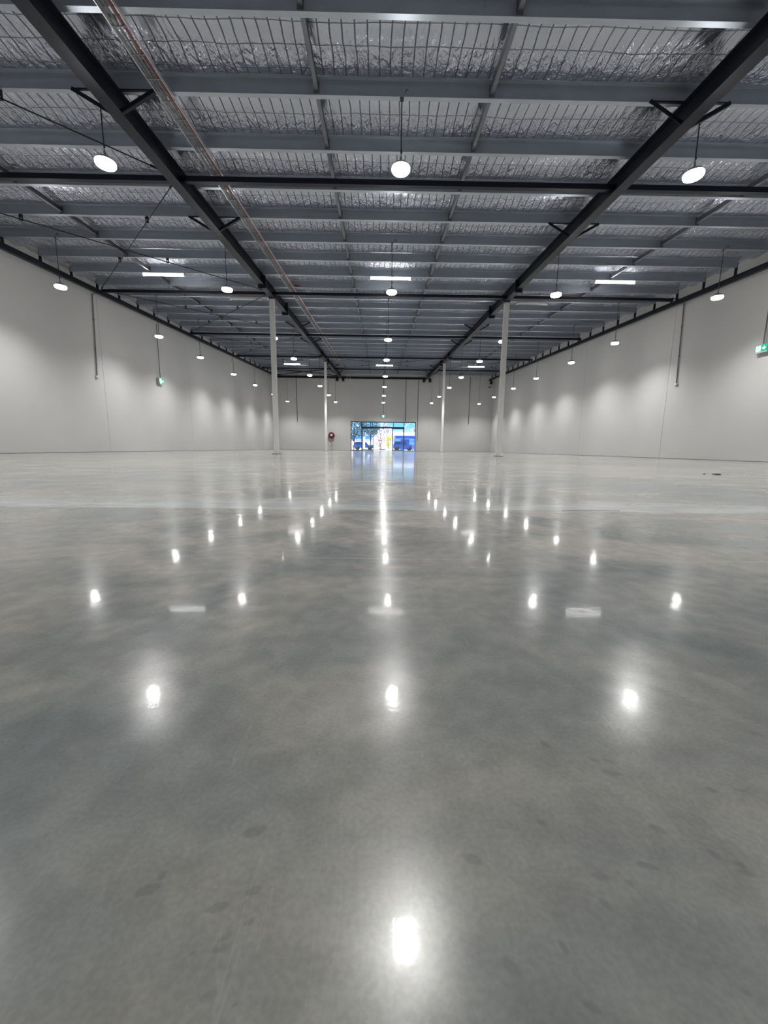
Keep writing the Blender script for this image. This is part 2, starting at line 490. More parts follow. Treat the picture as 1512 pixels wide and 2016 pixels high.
# ceiling: sagging foil lining, real relief, plus the opaque roof above it
def make_ceiling():
    xs = np.arange(XL, XR + 0.001, 0.0415); xs[-1] = XR
    per = 14
    k0 = int(math.floor((YB - P0) / PD)); k1 = int(math.ceil((YF - P0) / PD))
    ys = np.array([P0 + PD * (k + i / per) for k in range(k0, k1) for i in range(per)] + [P0 + PD * k1])
    ys = ys[(ys > YB - 0.1) & (ys < YF + 0.1)]
    X, Y = np.meshgrid(xs, ys)
    fr = ((Y - P0) / PD) % 1.0
    z = lz(Y)
    u = np.clip((fr - 0.45) / 0.52, 0, 1)
    z = z + 0.085 * (1 - u * u * (3 - 2 * u)) - 0.02 * np.sin(np.pi * fr)
    # billow of every cell between the wires
    z = z - 0.016 * np.abs(np.sin(np.pi * X / 0.166)) * np.abs(np.sin(np.pi * Y / 0.315)) * (0.4 + 0.8 * fr)
    def lump(cx, cy, amp):
        gx = rng.random((int(50 / cy) + 3, int(26 / cx) + 3))
        fx = (X - XL) / cx; fy = (Y - YB + 0.2) / cy
        i = fx.astype(int); j = fy.astype(int); a = fx - i; b = fy - j
        a = a * a * (3 - 2 * a); b = b * b * (3 - 2 * b)
        return amp * ((gx[j, i] * (1 - a) + gx[j, i + 1] * a) * (1 - b) + (gx[j + 1, i] * (1 - a) + gx[j + 1, i + 1] * a) * b - 0.5)
    z = z + lump(0.7, 0.6, 0.04) * np.sin(np.pi * fr) + lump(0.17, 0.20, 0.035) * u
    z = np.where((fr > 0.90), np.maximum(z, lz(Y) + 0.004), z)
    z = np.where((fr < 0.06), lz(Y) + 0.03, z)
    ny, nx = X.shape
    co = np.stack([X, Y, z], -1).reshape(-1, 3)
    idx = np.arange(nx * ny).reshape(ny, nx)
    q = np.stack([idx[:-1, :-1], idx[1:, :-1], idx[1:, 1:], idx[:-1, 1:]], -1).reshape(-1, 4)
    me = bpy.data.meshes.new('ceiling')
    me.vertices.add(len(co)); me.vertices.foreach_set('co', co.ravel())
    me.loops.add(q.size); me.loops.foreach_set('vertex_index', q.ravel())
    me.polygons.add(len(q)); me.polygons.foreach_set('loop_start', np.arange(0, q.size, 4)); me.polygons.foreach_set('loop_total', np.full(len(q), 4))
    me.polygons.foreach_set('use_smooth', np.ones(len(q), bool))
    me.update(); me.validate()
    me.materials.append(M_foil)
    o = bpy.data.objects.new('ceiling', me); COL.objects.link(o)
    struct(o)
    MB().box(XL - 0.2, XR + 0.2, YB - 0.2, YF + 0.2, PB + PWEB + 0.16, PB + PWEB + 0.3, SL).build('roof_deck', M_galvd, o)
make_ceiling()

# ------------------------------------------------------------------ entrance shopfront
door = struct(bpy.data.objects.new('door_1', None)); COL.objects.link(door); door.location = (0, YF, 0)
def dpart(mb, name, m, parent=door): return mb.build(name, m, parent)
FW = 0.07
mb = MB()
mb.box(DX0, DX1, -0.01, 0.14, DH - 0.09, DH); mb.box(DX0, DX0 + FW, -0.01, 0.14, 0, DH); mb.box(DX1 - FW, DX1, -0.01, 0.14, 0, DH)
mb.box(DX0, -1.94, 0, 0.13, 0, 0.06); mb.box(2.51, DX1, 0, 0.13, 0, 0.06)
mb.box(-1.97, -1.90, 0, 0.13, 0, DH); mb.box(2.47, 2.54, 0, 0.13, 0, DH)
mb.box(-0.84, -0.79, 0, 0.12, 2.45, DH); mb.box(1.36, 1.41, 0, 0.12, 2.45, DH)
mb.box(-1.94, 2.51, -0.05, 0.16, 2.33, 2.47)
mb.box(DX0, -1.94, 0.02, 0.11, 1.04, 1.075); mb.box(2.51, DX1, 0.02, 0.11, 1.04, 1.075)
dpart(mb, 'door_frame', M_frame)
for a, b, c, d in ((DX0 + FW, -1.97, 0.06, 1.04), (DX0 + FW, -1.97, 1.075, DH - 0.09), (2.54, DX1 - FW, 0.06, 1.04), (2.54, DX1 - FW, 1.075, DH - 0.09),
                   (-1.90, -0.84, 2.47, DH - 0.09), (-0.79, 1.36, 2.47, DH - 0.09), (1.41, 2.47, 2.47, DH - 0.09)):
    dpart(MB().box(a, b, 0.06, 0.068, c, d), 'glass_pane', M_glass)
for a, b in ((-1.89, -0.70), (1.27, 2.46)):
    lf = MB()
    lf.box(a, a + 0.10, 0.03, 0.075, 0.02, 2.33); lf.box(b - 0.06, b, 0.03, 0.075, 0.02, 2.33)
    lf.box(a, b, 0.03, 0.075, 0.02, 0.13); lf.box(a, b, 0.03, 0.075, 2.25, 2.33)
    leaf = dpart(lf, 'door_leaf', M_alu); leaf['label'] = 'grey framed glass sliding leaf'
    MB().box(a + 0.10, b - 0.06, 0.048, 0.056, 0.13, 2.25).build('glass_pane', M_glass, leaf)
dpart(MB().box(0.22, 0.42, -0.10, -0.05, 2.27, 2.33), 'motion_sensor', M_frame)

# ------------------------------------------------------------------ main steel
def rafter(x, label):
    t = thing('steel_rafter', label, 'roof beam', (x, 0, 0), 'black steel rafters')
    w, h, tf, tw = 0.207, 0.318, 0.014, 0.012
    y0, y1 = YB + 0.05, YF - 0.05
    mb = MB()
    mb.box(-w / 2, w / 2, y0, y1, RB, RB + tf, SL); mb.box(-w / 2, w / 2, y0, y1, RB + h - tf, RB + h, SL)
    mb.box(-tw / 2, tw / 2, y0, y1, RB + tf, RB + h - tf, SL)
    mb.build('beam', M_black, t)
    for ysp in (1.35, 14.75, 18.15, 28.7, 32.1):
        m2 = MB(); z = RB + SL * ysp
        m2.box(-w / 2 - 0.025, w / 2 + 0.025, ysp - 0.022, ysp + 0.022, z - 0.09, z + h + 0.09)
        m2.box(-w / 2, w / 2, ysp - 0.09, ysp + 0.09, z - 0.002, z + 0.02)
        sp = m2.build('splice_plate', M_black, t)
        for sx in (-0.07, 0.07):
            for zz in (-0.055, 0.06, 0.25):
                MB().rod((sx, ysp - 0.045, z + zz), (sx, ysp + 0.045, z + zz), 0.014, 6).build('bolt', M_black, sp)
    for yc in (16.2, 31.4):
        MB().box(-0.13, 0.13, yc - 0.16, yc + 0.16, RB + SL * yc - 0.028, RB + SL * yc + 0.006).build('cap_plate', M_black, t)
    for k in (1, 4, 12, 15, 23, 26):
        for s in (-1, 1):
            y = py(k) - 0.04; zb = RB + SL * y
            m3 = MB()
            a = Vector((s * 0.09, y, zb + 0.015)); b = Vector((s * 0.63, y, pz(y) - 0.01))
            d = (b - a).normalized(); n = Vector((0, 1, 0)); u = d.cross(n)
            m3.extr([(-0.028, -0.004), (0.028, -0.004), (0.028, 0.004), (-0.028, 0.004)], a, b, u, n)
            m3.extr([(-0.028, 0), (-0.02, 0), (-0.02, 0.05), (-0.028, 0.05)], a, b, u, n)
            m3.box(min(s * 0.06, s * 0.63), max(s * 0.06, s * 0.63), y + 0.0, y + 0.035, pz(y) - 0.020, pz(y) - 0.002)
            m3.build('fly_brace', M_black, t)
    return t
rafter(RX[0], 'black steel rafter running down the ceiling, left one over the white columns')
rafter(RX[1], 'black steel rafter running down the ceiling, right one over the white columns')

for i, (x, eb, sd) in enumerate(((EX[0], EB[0], 'left'), (EX[1], EB[1], 'right'))):
    t = thing('edge_beam', 'long thin black steel beam along the top of the %s wall' % sd, 'roof beam', (x, 0, 0), 'black edge beams')
    MB().box(-0.06, 0.06, YB + 0.05, YF - 0.05, eb, eb + 0.012, SL).box(-0.006, 0.006, YB + 0.05, YF - 0.05, eb + 0.012, eb + 0.148, SL).box(
        -0.06, 0.06, YB + 0.05, YF - 0.05, eb + 0.148, eb + 0.16, SL).build('beam', M_black, t)
    for k in range(-2, 29):
        y = py(k) + 0.045
        if y > YF - 0.3: continue
        MB().box(-0.045, 0.045, y - 0.010, y + 0.002, eb + 0.158 + SL * y, pz(y) + 0.16).box(
            -0.045, 0.045, y - 0.01, y + 0.07, eb + 0.158 + SL * y, eb + 0.17 + SL * y).build('purlin_cleat', M_black, t)

cols = [(-4.17, 16.2, 'nearer left'), (4.81, 16.2, 'nearer right'), (-4.20, 31.4, 'farther left'), (4.84, 31.4, 'farther right')]
col0 = None
for x, y, nm in cols:
    rx = RX[0] if x < 0 else RX[1]
    h = RB + SL * y - 0.03
    t = thing('steel_column', 'tall slim white square steel column, the %s of the four' % nm, 'column', (x, y, 0), 'white columns')
    mb = MB()
    a = 0.092; c = 0.02
    prof = [(-a + c, -a), (a - c, -a), (a, -a + c), (a, a - c), (a - c, a), (-a + c, a), (-a, a - c), (-a, -a + c)]
    mb.extr(prof, (0, 0, 0.012), (0, 0, h), (1, 0, 0), (0, 1, 0))
    mb.build('shaft', M_white, t)
    b = MB().box(-0.16, 0.16, -0.16, 0.16, 0, 0.014)
    for sx in (-0.12, 0.12):
        for sy in (-0.12, 0.12): b.rod((sx, sy, 0.01), (sx, sy, 0.035), 0.013, 6)
    b.build('base_plate', M_plate, t)

for i, y in enumerate(STRUT_Y):
    z = 5.054 + SL * y
    segs = [(EX[0] + 0.05, RX[0] - 0.008), (RX[0] + 0.008, RX[1] - 0.008), (RX[1] + 0.008, EX[1] - 0.04)]
    for j, (a, b) in enumerate(segs):
        if i == 0 and j != 1: continue
        bay = ('left', 'middle', 'right')[j]
        if i == 0: lab = 'black square steel strut across the middle bay, nearest the camera, above the frame'
        else: lab = 'black square steel strut across the %s ceiling bay, %s from the camera' % (bay, ORD[i])
        t = thing('roof_strut', lab, 'roof beam', ((a + b) / 2, y, z), 'black roof struts')
        L2 = (b - a) / 2
        MB().box(-L2 + 0.012, L2 - 0.012, -0.05, 0.05, 0, 0.1).build('tube', M_black, t)
        for s in (-1, 1):
            MB().box(s * L2 - 0.012, s * L2 + 0.012, -0.07, 0.07, -0.02, 0.12).build('end_plate', M_black, t)
# header beam at the head of the far wall in the left and middle bays
for a, b, lab in ((XL + 0.01, RX[0] - 0.12, 'black steel header on top of the far wall, left bay'), (RX[0] + 0.12, RX[1] - 0.12, 'black steel header on top of the far wall, middle bay')):
    tag(MB().box(a, b, YF - 0.16, YF - 0.005, 7.27, 7.47).build('header_beam', M_black), lab, 'roof beam', 'black header beams')
for x in (-4.45, -3.83, 4.45, 5.07):
    side = 'left' if x < 0 else 'right'; wh = 'outer' if abs(x - 0.32) > 4.45 else 'inner'
    tag(MB().box(x - 0.12, x + 0.12, YF - 0.25, YF - 0.005, 7.08, 7.26).box(x - 0.12, x + 0.12, YF - 0.03, YF - 0.002, 7.0, 7.40).build('beam_bracket', M_black),
        'small black bracket at the %s side of the %s rafter end' % (wh, side), 'bracket', 'black rafter brackets')

# ------------------------------------------------------------------ purlins
def purlin_mesh():
    mb = MB()
    x0, x1 = EX[0] - 0.0, EX[1] + 0.0
    t = 0.006
    # Z section: web faces the camera, lower flange points away, upper flange towards the camera
    prof = [(0, 0), (0.078, 0), (0.078, 0.02), (0.072, 0.02), (0.072, t), (t, t), (t, PWEB), (-0.065, PWEB), (-0.065, PWEB - 0.018),
            (-0.059, PWEB - 0.018), (-0.059, PWEB - t), (0, PWEB - t)]
    mb.extr(prof, (x0, 0, 0), (x1, 0, 0), (0, 1, 0), (0, 0, 1))
    return mb.mesh('purlin', M_galv)
PM = purlin_mesh()
ks = [k for k in range(-2, 29) if py(k) < YF - 0.1]
for n, k in enumerate(ks):
    y = py(k)
    o = bpy.data.objects.new('roof_purlin', PM); COL.objects.link(o)
    o.location = (0, y, pz(y))
    lab = ('galvanised steel purlin spanning wall to wall, %s from the top edge of the photo' % ORD[k + 1]) if k >= 0 else \
          ('galvanised steel purlin just above the frame, %s back from the topmost visible one' % ORD[-k])
    tag(o, lab, 'purlin', 'galvanised roof purlins')

# bridging between the purlins
for x, lab in ((-7.88, 'row of dark steel bridging between purlins in the left bay'), (-1.03, 'row of dark steel bridging between purlins, left of the middle pendants'),
               (1.68, 'row of dark steel bridging between purlins, right of the middle pendants'), (7.88, 'row of dark steel bridging between purlins in the right bay')):
    t = thing('purlin_bridging', lab, 'bridging', (x, 0, 0), 'purlin bridging rows')
    for k in ks[:-1]:
        y0, y1 = py(k) + 0.012, py(k + 1) - 0.002
        z0 = PB + 0.05
        mb = MB()
        mb.box(-0.032, -0.028, y0, y1, z0, z0 + 0.10, SL).box(-0.032, 0.03, y0, y1, z0, z0 + 0.005, SL)
        mb.box(-0.032, 0.03, y0, y1, z0 + 0.095, z0 + 0.10, SL)
        mb.box(-0.045, 0.045, y1 - 0.006, y1, PB + 0.015, PB + 0.18, SL)
        mb.build('bridging_piece', M_galvd, t)

# ------------------------------------------------------------------ rod bracing
def brace(x0, y0, x1, y1, lab, nh=2, r=0.012):
    cx, cy = (x0 + x1) / 2, (y0 + y1) / 2
    z = lambda y: 5.150 + SL * y
    t = thing('bracing_rod', lab, 'bracing rod', (cx, cy, z(cy)), 'diagonal roof bracing rods')
    P = lambda x, y: (x - cx, y - cy, z(y) - z(cy))
    MB().rod(P(x0, y0), P(x1, y1), r, 8).build('rod', M_black, t)
    L = math.hypot(x1 - x0, y1 - y0); d = Vector((x1 - x0, y1 - y0, SL * (y1 - y0))).normalized()
    for (x, y), s in (((x0, y0), 1), ((x1, y1), -1)):
        p = Vector(P(x, y))
        MB().rod(p + d * s * 0.10, p + d * s * 0.34, r * 1.9, 8).rod(p, p + d * s * 0.10, r * 1.4, 8).build('turnbuckle', M_black, t)
    for f in ([0.3, 0.7] if nh == 2 else [0.28, 0.5, 0.72]):
        y = y0 + (y1 - y0) * f
        k = round((y - P0) / PD); yk = py(k) + 0.035
        g = (yk - y0) / (y1 - y0)
        x = x0 + (x1 - x0) * g
        p = Vector(P(x, yk)); top = pz(yk) - z(cy) - 0.002
        hb = MB()
        hb.add([(p.x - 0.045, p.y, top), (p.x + 0.045, p.y, top), (p.x, p.y, top - 0.075), (p.x - 0.045, p.y + 0.012, top), (p.x + 0.045, p.y + 0.012, top), (p.x, p.y + 0.012, top - 0.075)],
               [(0, 1, 2), (5, 4, 3), (0, 3, 4, 1), (1, 4, 5, 2), (2, 5, 3, 0)])
        hb.box(p.x - 0.035, p.x + 0.035, p.y - 0.02, p.y + 0.02, p.z - 0.028, p.z - 0.014)
        hb.box(p.x - 0.035, p.x - 0.027, p.y - 0.02, p.y + 0.02, p.z - 0.028, top); hb.box(p.x + 0.027, p.x + 0.035, p.y - 0.02, p.y + 0.02, p.z - 0.028, top)
        hb.build('hanger', M_black, t)
XA, XB_ = EX[0] + 0.08, RX[0] - 0.14
bays = [(1.95, 9.04), (9.04, 16.14), (16.14, 23.2), (23.2, 30.4), (30.4, 36.6)]
for i, (a, b) in enumerate(bays):
    nm = 'in the left bay, %s bracing cross from the camera' % ORD[i + 1]
    brace(XA, a + 0.12, XB_, b - 0.12, 'thin black rod running away from the left wall, %s crossed pair from camera' % ORD[i + 1])
    brace(XB_, a + 0.12, XA, b - 0.12, 'thin black rod running away from the left rafter, %s crossed pair from camera' % ORD[i + 1])
for a, b, w in ((RX[0] + 0.14, RX[1] - 0.14, 'middle'), (RX[1] + 0.14, EX[1] - 0.08, 'right')):
    brace(a, 30.5, b, 36.5, 'thin black rod of the far %s bay, running away to the right' % w, 3)
    brace(b, 30.5, a, 36.5, 'thin black rod of the far %s bay, running away to the left' % w, 3)
brace(XA, 36.75, XB_, 41.9, 'thick black bracing bar by the far wall, running away to the right', 2, 0.035)
brace(XB_, 36.75, XA, 41.9, 'thick black bracing bar by the far wall, running away to the left', 2, 0.035)

# ------------------------------------------------------------------ cable tray with cables
TX = -3.36
TZ = PB - 0.06
t = thing('cable_tray', 'long narrow aluminium cable tray running along the ceiling beside the left rafter', 'cable tray', (TX, 0, 0))
for s in (-1, 1):
    MB().box(s * 0.105 - 0.004, s * 0.105 + 0.004, YB + 0.2, 41.7, TZ - 0.005, TZ + 0.045, SL).build('side_rail', M_tray, t)
rung = MB().box(-0.10, 0.10, 0, 0.02, TZ - 0.004, TZ + 0.003, SL).mesh('rung', M_greycable)
for i in range(97):
    yy = 3.2 + 0.395 * i
    link_part('rung', rung, t, (0, yy, SL * yy))
def cable(x, name, m, lab, r, z):
    pts = []
    y = YB + 0.3; i = 0
    while y < 41.5:
        pts.append((TX + x + 0.007 * math.sin(i * 1.3 + x * 90), y, z + SL * y + 0.002 * math.sin(i * 0.9))); y += 0.6; i += 1
    o = MB().tube(pts, r, 6).build(name, m); tag(o, lab, 'cable', 'cables lying in the tray')
cable(0.065, 'red_cable', M_redcable, 'red cable lying in the ceiling tray, rightmost in it', 0.011, TZ + 0.016)
cable(0.035, 'grey_cable', M_greycable, 'dark grey cable in the ceiling tray, next to the red one', 0.010, TZ + 0.015)
cable(-0.02, 'grey_cable', M_greycable, 'dark grey cable along the middle of the ceiling tray', 0.013, TZ + 0.018)
cable(-0.065, 'grey_cable', M_greycable, 'dark grey cable along the left side of the ceiling tray', 0.010, TZ + 0.015)
ring = [(TX + 0.12 + 0.17 * math.cos(a) , 41.62, pz(41.6) - 0.42 + 0.30 * math.sin(a)) for a in np.linspace(0.6 * PI, 3.2 * PI, 30)]
ring = [(TX, 41.5, pz(41.5) - 0.03), (TX + 0.02, 41.6, pz(41.5) - 0.10)] + ring
tag(MB().tube(ring, 0.018, 6).build('cable_coil', M_jbox), 'pale cable end looped in a ring under the far end of the tray', 'cable')
# red flag of tape next to the tray
o = MB().add([(-3.22, 15.93, pz(15.9) + 0.02), (-3.22, 15.93, pz(15.9) + 0.10), (-2.95, 15.93, pz(15.9) + 0.035), (-3.22, 15.925, pz(15.9) + 0.02), (-3.22, 15.925, pz(15.9) + 0.10), (-2.95, 15.925, pz(15.9) + 0.035)],
             [(0, 1, 2), (5, 4, 3), (0, 3, 4, 1), (1, 4, 5, 2), (2, 5, 3, 0)])
o = o.build('red_tag', M_redcable); o.location.y = py(8) - 15.94; o.location.z = SL * (py(8) - 15.94)
tag(o, 'small red tag on a purlin just right of the cable tray', 'tag')

# ------------------------------------------------------------------ pendant lamps
def lamp_meshes():
    house = MB().lathe([(0.0, 0.205), (0.014, 0.205), (0.016, 0.13), (0.045, 0.125), (0.05, 0.095), (0.095, 0.088), (0.125, 0.075), (0.148, 0.058), (0.150, 0.045), (0.0, 0.045)])
    for i in range(16):
        a = 2 * PI * i / 16; c, s = math.cos(a), math.sin(a)
        n = Vector((-s, c, 0)) * 0.0025; r0, r1 = 0.055, 0.125
        v = []
        for r, h in ((r0, 0.12), (r0, 0.09), (r1, 0.074), (r0 + 0.02, 0.12)):
            for sg in (-1, 1): v.append(Vector((c * r, s * r, h)) + n * sg)
        house.add(v, [(0, 2, 4, 6), (7, 5, 3, 1), (0, 1, 3, 2), (2, 3, 5, 4), (4, 5, 7, 6), (6, 7, 1, 0)])
    bowl = MB().lathe([(0.0, 0.045), (0.143, 0.045), (0.147, 0.030), (0.145, 0.004), (0.132, -0.014), (0.09, -0.024), (0.045, -0.028), (0.0, -0.029)])
    hook = MB().tube([(0.0, 0, 0.20), (0.0, 0, 0.24), (0.018, 0, 0.255), (0.018, 0, 0.28), (0, 0, 0.295), (-0.016, 0, 0.28)], 0.006, 6)
    cord = MB().rod((0, 0, 0), (0, 0, 1), 0.0105, 8)
    clip = MB().box(-0.03, 0.03, -0.018, 0.05, -0.014, 0.0).tube([(0.0, 0.0, -0.01), (0.05, -0.02, 0.05), (0.07, -0.025, 0.10), (0.10, -0.02, 0.09), (0.13, -0.01, 0.02)], 0.007, 6)
    return (house.mesh('housing', M_house), bowl.mesh('diffuser', M_bowl), hook.mesh('hook', M_cord), cord.mesh('cord', M_cord), clip.mesh('purlin_clip', M_cord))
LM = lamp_meshes()
spot = bpy.data.lights.new('lamp_beam', 'SPOT')
spot.energy = SPOT_W; spot.spot_size = math.radians(SPOT_ANGLE); spot.spot_blend = 1.0; spot.shadow_soft_size = 0.055
spot.color = (1.0, 0.985, 0.965)
glow = bpy.data.lights.new('lamp_glow', 'POINT')
glow.energy = GLOW_W; glow.shadow_soft_size = 0.10; glow.color = (1.0, 0.985, 0.97)
ROWS = [(-9.06, 'row beside the left wall'), (-4.38, 'row under the left rafter'), (0.29, 'middle row'), (5.0, 'row under the right rafter'), (9.67, 'row beside the right wall')]
LY = [3.19, 7.09, 12.12, 17.15, 20.92, 25.49, 29.75, 34.72, 39.82]
LZ = 4.648
for x, rn in ROWS:
    for i, y in enumerate(LY):
        lab = 'lit round pendant lamp, %s, %s from the camera' % (rn, ORD[i + 1])
        t = thing('pendant_lamp', lab, 'pendant lamp', (x, y, LZ), 'round pendant lamps')
        link_part('housing', LM[0], t); link_part('diffuser', LM[1], t); link_part('hook', LM[2], t)
        top = (pz(y) if i != 5 else lz(y) - 0.05) - LZ
        link_part('cord', LM[3], t, (0, 0, 0.24), (1, 1, top - 0.245))
        link_part('purlin_clip', LM[4], t, (0, 0, top))
        l = bpy.data.objects.new('lamp_beam', spot); COL.objects.link(l); l.parent = t; l.location = (0, 0, -0.115)
        g = bpy.data.objects.new('lamp_glow', glow); COL.objects.link(g); g.parent = t; g.location = (0, 0, -0.14)

# ------------------------------------------------------------------ battens
def batten(x, k, L, lit, lab):
    y = py(k) + 0.035; z = pz(y)
    t = thing('batten_light', lab, 'ceiling light', (x, y, z), 'ceiling battens')
    h = L / 2
    MB().box(-h + 0.03, h - 0.03, -0.035, 0.035, -0.045, -0.002).build('body', M_batten, t)
    prof = [(0.045 * math.cos(a), -0.045 + 0.05 * math.sin(a)) for a in np.linspace(0, -PI, 9)] + [(-0.045, -0.03), (0.045, -0.03)]
    MB().extr(prof, (-h + 0.04, 0, 0), (h - 0.04, 0, 0), (0, 1, 0), (0, 0, 1)).build('diffuser', M_tube if lit else M_tubeoff, t)
    for s in (-1, 1):
        MB().box(s * h - (0.04 if s > 0 else 0), s * h + (0.04 if s < 0 else 0), -0.05, 0.05, -0.10, -0.015).build('end_cap', M_batten, t)
for k, w in ((7, 'near'), (23, 'far')):
    for x, b in ((-7.42, 'left bay'), (0.31, 'middle bay'), (8.05, 'right bay')):
        batten(x, k, 1.45, True, 'lit white batten light under a purlin, %s one in the %s' % (w, b))
for k, w in ((9, 'near'), (21, 'far')):
    for x, b in ((-5.46, 'left bay'), (6.12, 'right bay')):
        batten(x, k, 1.27, False, 'unlit white batten light under a purlin, %s one in the %s' % (w, b))

# ------------------------------------------------------------------ conduits, junction boxes, exit signs
def conduit(pts, r, end, lab, name='wall_conduit'):
    p0 = Vector(pts[-1])
    t = thing(name, lab, 'conduit', p0, 'surface conduits on the walls')
    MB().tube([Vector(p) - p0 for p in pts], r, 8).build('pipe', M_conduit, t)
    for f in (0.3, 0.65):
        a, b = Vector(pts[-2]), Vector(pts[-1]); q = a.lerp(b, f) - p0
        MB().box(q.x - 0.03, q.x + 0.03, q.y - 0.03, q.y + 0.03, q.z - 0.012, q.z + 0.012).build('saddle', M_conduit, t)
    if end:
        ax = end
        MB().lathe([(0, -0.045), (0.05, -0.045), (0.06, -0.035), (0.062, 0.03), (0, 0.03)], 20, ax).build('junction_box', M_jbox, t)
    return t
xw = XL + 0.035
conduit([(xw + 0.45, 16.6, 6.16), (xw + 0.2, 16.45, 6.12), (xw, 16.32, 5.95), (xw, 16.12, 2.88)], 0.020, 'x', 'dark conduit down the left wall ending in a round junction box')
xr = XR - 0.035
conduit([(xr - 0.45, 16.3, 6.1), (xr - 0.2, 16.15, 6.08), (xr, 16.05, 5.95), (xr, 15.92, 2.86)], 0.020, 'x', 'dark conduit down the right wall ending in a round junction box')
yw = YF - 0.035
conduit([(-8.63, yw, 7.6), (-8.63, yw, 7.3), (-8.63, yw, 2.86)], 0.028, 'y', 'dark conduit down the far wall left of the hose reel, with a junction box')
conduit([(9.24, yw, 7.6), (9.24, yw, 7.3), (9.24, yw, 2.82)], 0.028, 'y', 'dark conduit down the far wall near the right corner, with a junction box')
conduit([(2.63, yw, 7.5), (2.63, yw, 7.3), (2.63, yw, 3.02)], 0.028, None, 'dark conduit dropping on to the top of the glass entrance')
conduit([(3.90, yw, 7.5), (3.90, yw, 7.3), (3.90, yw, 1.07)], 0.026, None, 'dark conduit down the far wall just right of the glass entrance')

def man(mb, cx, cz, s, flip, to3):
    """running figure as thin raised shapes; to3 maps (a, b, depth) to 3-D"""
    def poly(pts):
        n = len(pts)
        vs = [to3(cx + flip * p[0] * s, cz + p[1] * s, d) for d in (0.0, 0.004) for p in pts]
        mb.add(vs, [tuple(range(n)), tuple(range(n, 2 * n))[::-1]] + [(i, (i + 1) % n, n + (i + 1) % n, n + i) for i in range(n)])
    poly([(0.07 + 0.075 * math.cos(a), 0.40 + 0.075 * math.sin(a)) for a in np.linspace(0, 2 * PI, 11)[:-1]])
    poly([(-0.02, 0.30), (0.10, 0.28), (0.06, -0.02), (-0.08, -0.02)])
    poly([(0.06, 0.28), (0.25, 0.12), (0.22, 0.07), (0.05, 0.18)])
    poly([(-0.02, 0.29), (-0.22, 0.20), (-0.24, 0.05), (-0.19, 0.05), (-0.16, 0.16), (0.0, 0.20)])
    poly([(0.06, 0.0), (0.20, -0.16), (0.22, -0.40), (0.15, -0.40), (0.13, -0.18), (-0.02, -0.03)])
    poly([(-0.07, 0.0), (-0.12, -0.22), (-0.33, -0.30), (-0.32, -0.36), (-0.05, -0.27), (0.02, -0.03)])
def arrow(mb, cx, cz, s, flip, to3):
    pts = [(-0.38, 0.09), (0.02, 0.09), (-0.12, 0.26), (0.06, 0.26), (0.36, 0.0), (0.06, -0.26), (-0.12, -0.26), (0.02, -0.09), (-0.38, -0.09)]
    n = len(pts)
    vs = [to3(cx + flip * p[0] * s, cz + p[1] * s, d) for d in (0.0, 0.004) for p in pts]
    mb.add(vs, [tuple(range(n)), tuple(range(n, 2 * n))[::-1]] + [(i, (i + 1) % n, n + (i + 1) % n, n + i) for i in range(n)])

def exit_sign(pos, face, L, H, lab, top, style):
    """face: '+x', '-x' or '-y' = direction the lit face looks"""
    t = thing('exit_sign', lab, 'exit sign', pos, 'lit green exit signs')
    D = 0.05
    sgn = 1
    if face == '+x': to3 = lambda a, b, d: (D + d, a, b); f = 1       # seen from +x, image right = +y
    elif face == '-x': to3 = lambda a, b, d: (-D - d, -a, b); f = 1    # seen from -x, image right = -y
    else: to3 = lambda a, b, d: (a, -D - d, b); f = 1
    def slab(a0, a1, b0, b1, d0, d1):
        P = [to3(a, b, d) for d in (d0, d1) for b in (b0, b1) for a in (a0, a1)]
        m_ = MB(); m_.add(P, [(0, 2, 3, 1), (4, 5, 7, 6), (0, 1, 5, 4), (2, 6, 7, 3), (0, 4, 6, 2), (1, 3, 7, 5)]); return m_
    slab(-L / 2, L / 2, -H / 2 - 0.0, H / 2 + 0.035, -2 * D, -0.002).build('housing', M_signb, t)
    slab(-L / 2, L / 2, -H / 2 - 0.04, -H / 2, -1.6 * D, 0.0).build('lamp_strip', M_signb, t)
    slab(-L / 2 + 0.004, L / 2 - 0.004, -H / 2, H / 2 + 0.03, -0.002, 0.002).build('green_panel', M_green, t)
    w = MB()
    if style == 'pair':
        w.add([to3(a, b, 0.003 + d) for d in (0, 0.002) for b in (-H * 0.42, H * 0.52) for a in (-L * 0.40, -L * 0.02)],
              [(0, 2, 3, 1), (4, 5, 7, 6), (0, 1, 5, 4), (2, 6, 7, 3), (0, 4, 6, 2), (1, 3, 7, 5)])
        arrow(w, L * 0.24, 0.01, H * 0.95, 1, lambda a, b, d: to3(a, b, d + 0.003))
        w.build('pictogram', M_signw, t)
        g = MB(); man(g, -L * 0.21, 0.01, H * 0.95, 1, lambda a, b, d: to3(a, b, d + 0.006)); g.build('running_figure', M_green, t)
    else:
        w.add([to3(a, b, 0.003 + d) for d in (0, 0.002) for a, b in ((-L * 0.16, -H * 0.42), (L * 0.16, -H * 0.42), (L * 0.30, H * 0.52), (-L * 0.30, H * 0.52))],
              [(0, 3, 2, 1), (4, 5, 6, 7), (0, 1, 5, 4), (1, 2, 6, 5), (2, 3, 7, 6), (3, 0, 4, 7)])
        w.build('pictogram', M_signw, t)
        g = MB(); man(g, 0, 0.02, H * 0.85, 1, lambda a, b, d: to3(a, b, d + 0.006)); g.build('running_figure', M_green, t)
    MB().rod((0, 0, H / 2 + 0.03), (0, 0, top - pos[2]), 0.018, 8).build('hanging_pipe', M_conduit, t)
exit_sign((XL + 0.09, 20.6, 3.44), '+x', 0.40, 0.24, 'green exit sign with running figure hanging at the left wall', 6.12, 'pair')
